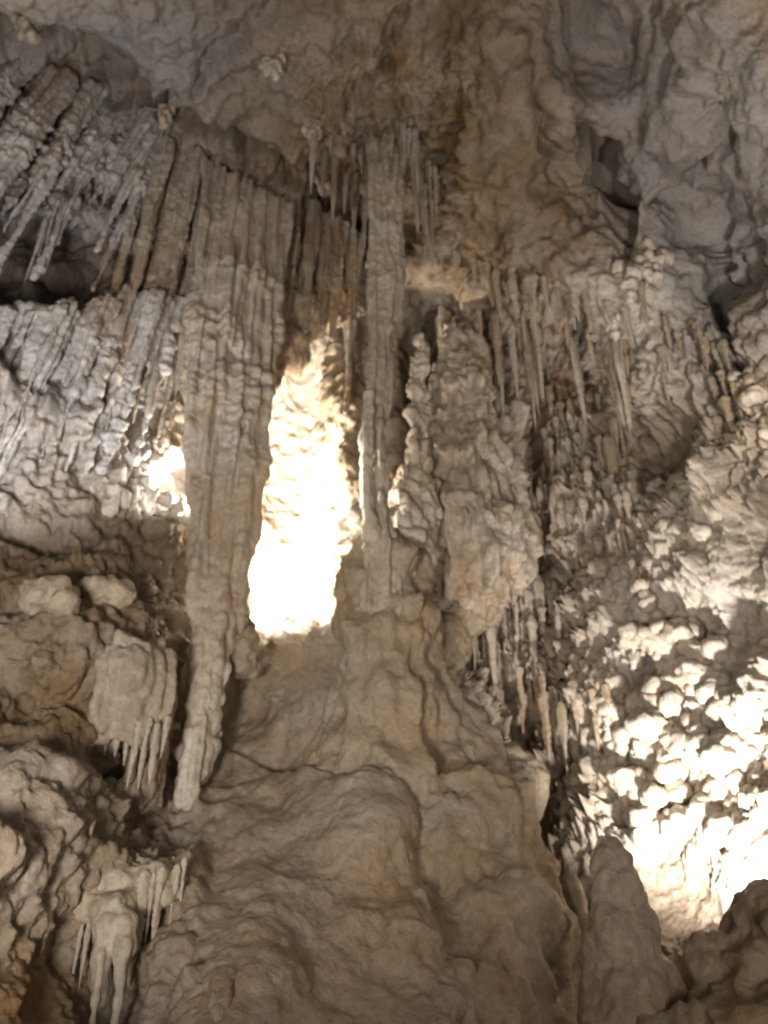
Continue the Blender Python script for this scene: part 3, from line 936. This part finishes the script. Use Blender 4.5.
fringe(34, [418, 480, 520, 600, 655], [245, 262, 290, 315, 300], -.06, (18, 52), (2.5, 6), M_DRIP, 'short tan stalactite in the fringe along the lip of the brown ceiling bulge', 'stalactites along the ceiling bulge lip', 10)
fringe(44, [425, 500, 560, 640], [322, 335, 345, 350], -.18, (26, 90), (2.5, 6), M_DRIP, 'thin brown stalactite in the dark recess under the ceiling bulge', 'stalactites in the recess under the bulge', 18)
fringe(30, [495, 520, 560, 620], [390, 410, 420, 420], -.22, (30, 110), (3, 7), M_FLOW, 'long dim stalactite deep in the back wall recess', 'long stalactites deep in the recess', 34)
fringe(30, [440, 500, 540, 590], [590, 605, 610, 600], -.25, (30, 120), (3, 6.5), M_DRIP, 'thin stalactite hanging over the dark hollow behind the large dome', 'stalactites over the hollow behind the dome', 22)
fringe(22, [520, 570, 620], [690, 700, 690], -.2, (26, 80), (3, 7), M_FLOW, 'short brown stalactite low on the back wall beside the dome', 'stalactites low on the back wall', 28)
fringe(34, [540, 590, 640], [480, 490, 540], -.15, (20, 70), (3, 6.5), M_DRIP, 'stubby stalactite on the back wall left of the floodlit wall', 'stalactites left of the floodlit wall', 55)
fringe(14, [300, 330, 372], [120, 150, 185], -.03, (26, 70), (2.5, 5), M_DRIP, 'brown stalactite on the ceiling left of the slim column', 'stalactites left of the slim column', 30)
fringe(14, [402, 420, 445], [130, 180, 220], -.03, (26, 70), (2.5, 5), M_DRIP, 'brown stalactite on the ceiling right of the slim column', 'stalactites right of the slim column', 40)
fringe(16, [660, 710, 765], [360, 380, 420], -.12, (14, 40), (3, 6), M_FLOW, 'stubby stalactite on a shaded ledge high on the right wall', 'stalactites on the shaded right ledges', 45)


def coral(label, path, count, rads, Yoff, spread, mat=M_PALE):
    """a ledge crusted with cave popcorn: knobs crowding along a lip, with little drips below"""
    pr = []
    xs = [p[0] for p in path]
    ys = [p[1] for p in path]
    m = len(path) - 1
    for k in range(count):
        t = random.random() * m
        i_ = min(int(t), m - 1)
        x = xs[i_] + (xs[i_ + 1] - xs[i_]) * (t - i_)
        y = ys[i_] + (ys[i_ + 1] - ys[i_]) * (t - i_)
        u = random.gauss(0, .5)
        x, y = x + random.gauss(0, 7), y + u * spread * 1.35 + 9 * math.sin(t * 2.6 + xs[0])
        r = rads[0] * .8 + (rads[1] * 1.35 - rads[0] * .8) * random.random() ** 2.2
        Y = D(x, y) + Yoff + .28 * abs(u) + random.uniform(-.06, .06)
        pr.append(blob(x, y, Y, r, r * random.uniform(.6, 1), r * .012))
        pr += strand([(x, y, Y + .02, r * .7), (x + random.uniform(-3, 3), y - 4, Y + .35, r * .8)])
        if random.random() < .35:
            l = random.uniform(8, 20)
            pr += strand([(x, y + 2, Y, r * .5), (x - .02 * l, y + l, Y, 1.6)])
    o = formation('popcorn_ledge', pr, mat, .02, .035, rough(.04, 8, .02, 9, 0, 2, .035, 12., off=xs[0] * .07))
    tag(o, label, 'rock ledge')


coral('small pale popcorn ledge, uppermost lit one below the dark hole in the right wall', [(655, 512), (690, 488), (722, 502)], 26, (4, 9), -.2, 16)
coral('curved pale popcorn ledge, second below the dark hole in the right wall', [(650, 552), (690, 535), (728, 548)], 30, (4, 9), -.2, 18)
coral('pale popcorn ledge against the right photo edge, level with the second below the dark hole', [(742, 380), (768, 410), (785, 470)], 22, (4, 9), -.15, 20)
coral('fringed pale ledge at the upper left of the floodlit patch', [(592, 590), (625, 585), (655, 605)], 34, (3, 7), -.2, 22)
coral('long white popcorn ledge slanting down to the right along the top of the floodlit patch', [(636, 628), (675, 640), (715, 668), (750, 700), (790, 720)], 60, (5, 10), -.3, 20)
coral('white popcorn ledge at the left end of the floodlit patch, beside brown wall', [(608, 660), (600, 710), (618, 760)], 40, (4, 9), -.2, 24)
coral('white popcorn ledge in the middle of the floodlit patch, second from its top', [(640, 735), (655, 700), (690, 690), (722, 715), (745, 760)], 54, (5, 11), -.32, 18)
coral('white popcorn ledge in the middle of the floodlit patch, third from its top', [(655, 790), (668, 752), (692, 735), (716, 752), (728, 790)], 54, (5, 11), -.32, 18)
coral('dazzling lowest popcorn ledge of the floodlit patch, above its smooth foot', [(628, 785), (650, 820), (700, 815), (740, 830), (785, 800)], 56, (5, 11), -.3, 20)
coral('white popcorn ledge running steeply down the right photo edge in the floodlight', [(775, 640), (765, 700), (772, 770), (765, 850)], 50, (5, 10), -.25, 20)
coral('pale popcorn cluster on the jutting corner left of the narrow cleft, high on the right', [(618, 300), (640, 285), (660, 268)], 36, (4, 8), -.12, 26)
coral('pale crusted clump just right of the foot of the slim column', [(398, 500), (408, 525), (400, 545)], 26, (4, 8), -.1, 16)

# ------------------------------------------------------------------ light
w = bpy.data.worlds.new('World')
S.world = w
w.use_nodes = True
bg = w.node_tree.nodes['Background']
bg.inputs[0].default_value = (1.0, .84, .66, 1)
bg.inputs[1].default_value = .095


def lamp(name, loc, target, power, color, angle=None, radius=.15, blend=.6):
    ld = bpy.data.lights.new(name, 'SPOT' if angle else 'POINT')
    ld.energy = power
    ld.color = color
    ld.shadow_soft_size = radius
    if angle:
        ld.spot_size = math.radians(angle)
        ld.spot_blend = blend
    o = bpy.data.objects.new(name, ld)
    COL.objects.link(o)
    o.location = loc
    if target is not None:
        o.rotation_euler = (Vector(target) - Vector(loc)).to_track_quat('-Z', 'Y').to_euler()
    return o


WARM = (1.0, .90, .79)
lamp('path_floodlight', (-1.7, .45, 1.1), P(245, 440, 7.0), 1480, WARM, 94, .55, 1.0)
lamp('path_floodlight', (1.2, .3, 1.0), P(590, 560, 7.5), 330, WARM, 88, .45, 1.0)
lamp('alcove_or_fill_lamp', P(230, 560, 8.75), P(308, 515, 10.0), 1500, (1, .92, .78), 108, .12, .4)
lamp('alcove_or_fill_lamp', P(228, 592, 9.0), P(320, 590, 9.4), 420, (1, .92, .78), 140, .1, .6)  # added second lamp, carries the alcove glow down to the sill
lamp('alcove_or_fill_lamp', P(246, 475, 7.6), P(388, 490, 7.05), 420, (1, .92, .74), 56, .08, .7)  # added lamp behind the stalactite, imitates glow spilling onto the column foot
lamp('alcove_or_fill_lamp', P(197, 500, 7.6), P(140, 470, 7.6), 240, (1, .95, .87), 150, .1, .8)  # added lamp behind the stalactite, only to light the left rim
lamp('wall_or_fill_floodlight', P(744, 955, 5.35), P(697, 735, 7.2), 900, (1, .93, .86), 84, .08, .8)
lamp('wall_or_fill_floodlight', P(-90, 560, 4.6), P(60, 230, 6.3), 520, (.88, .92, 1.0), 90, .1, .7)
lamp('wall_or_fill_floodlight', P(860, 420, 4.0), P(730, 130, 6.0), 560, (1, .92, .85), 115, .12, .9)  # added fill lamp out of view, lightens the upper right ceiling

# ------------------------------------------------------------------ picture
S.render.engine = 'CYCLES'
S.cycles.use_denoising = True
S.cycles.max_bounces = 4
S.cycles.diffuse_bounces = 3
S.cycles.adaptive_threshold = .02
S.cycles.filter_width = 1.8
S.view_settings.view_transform = 'Standard'
S.view_settings.look = 'None'
S.view_settings.gamma = 1
S.view_settings.exposure = .06
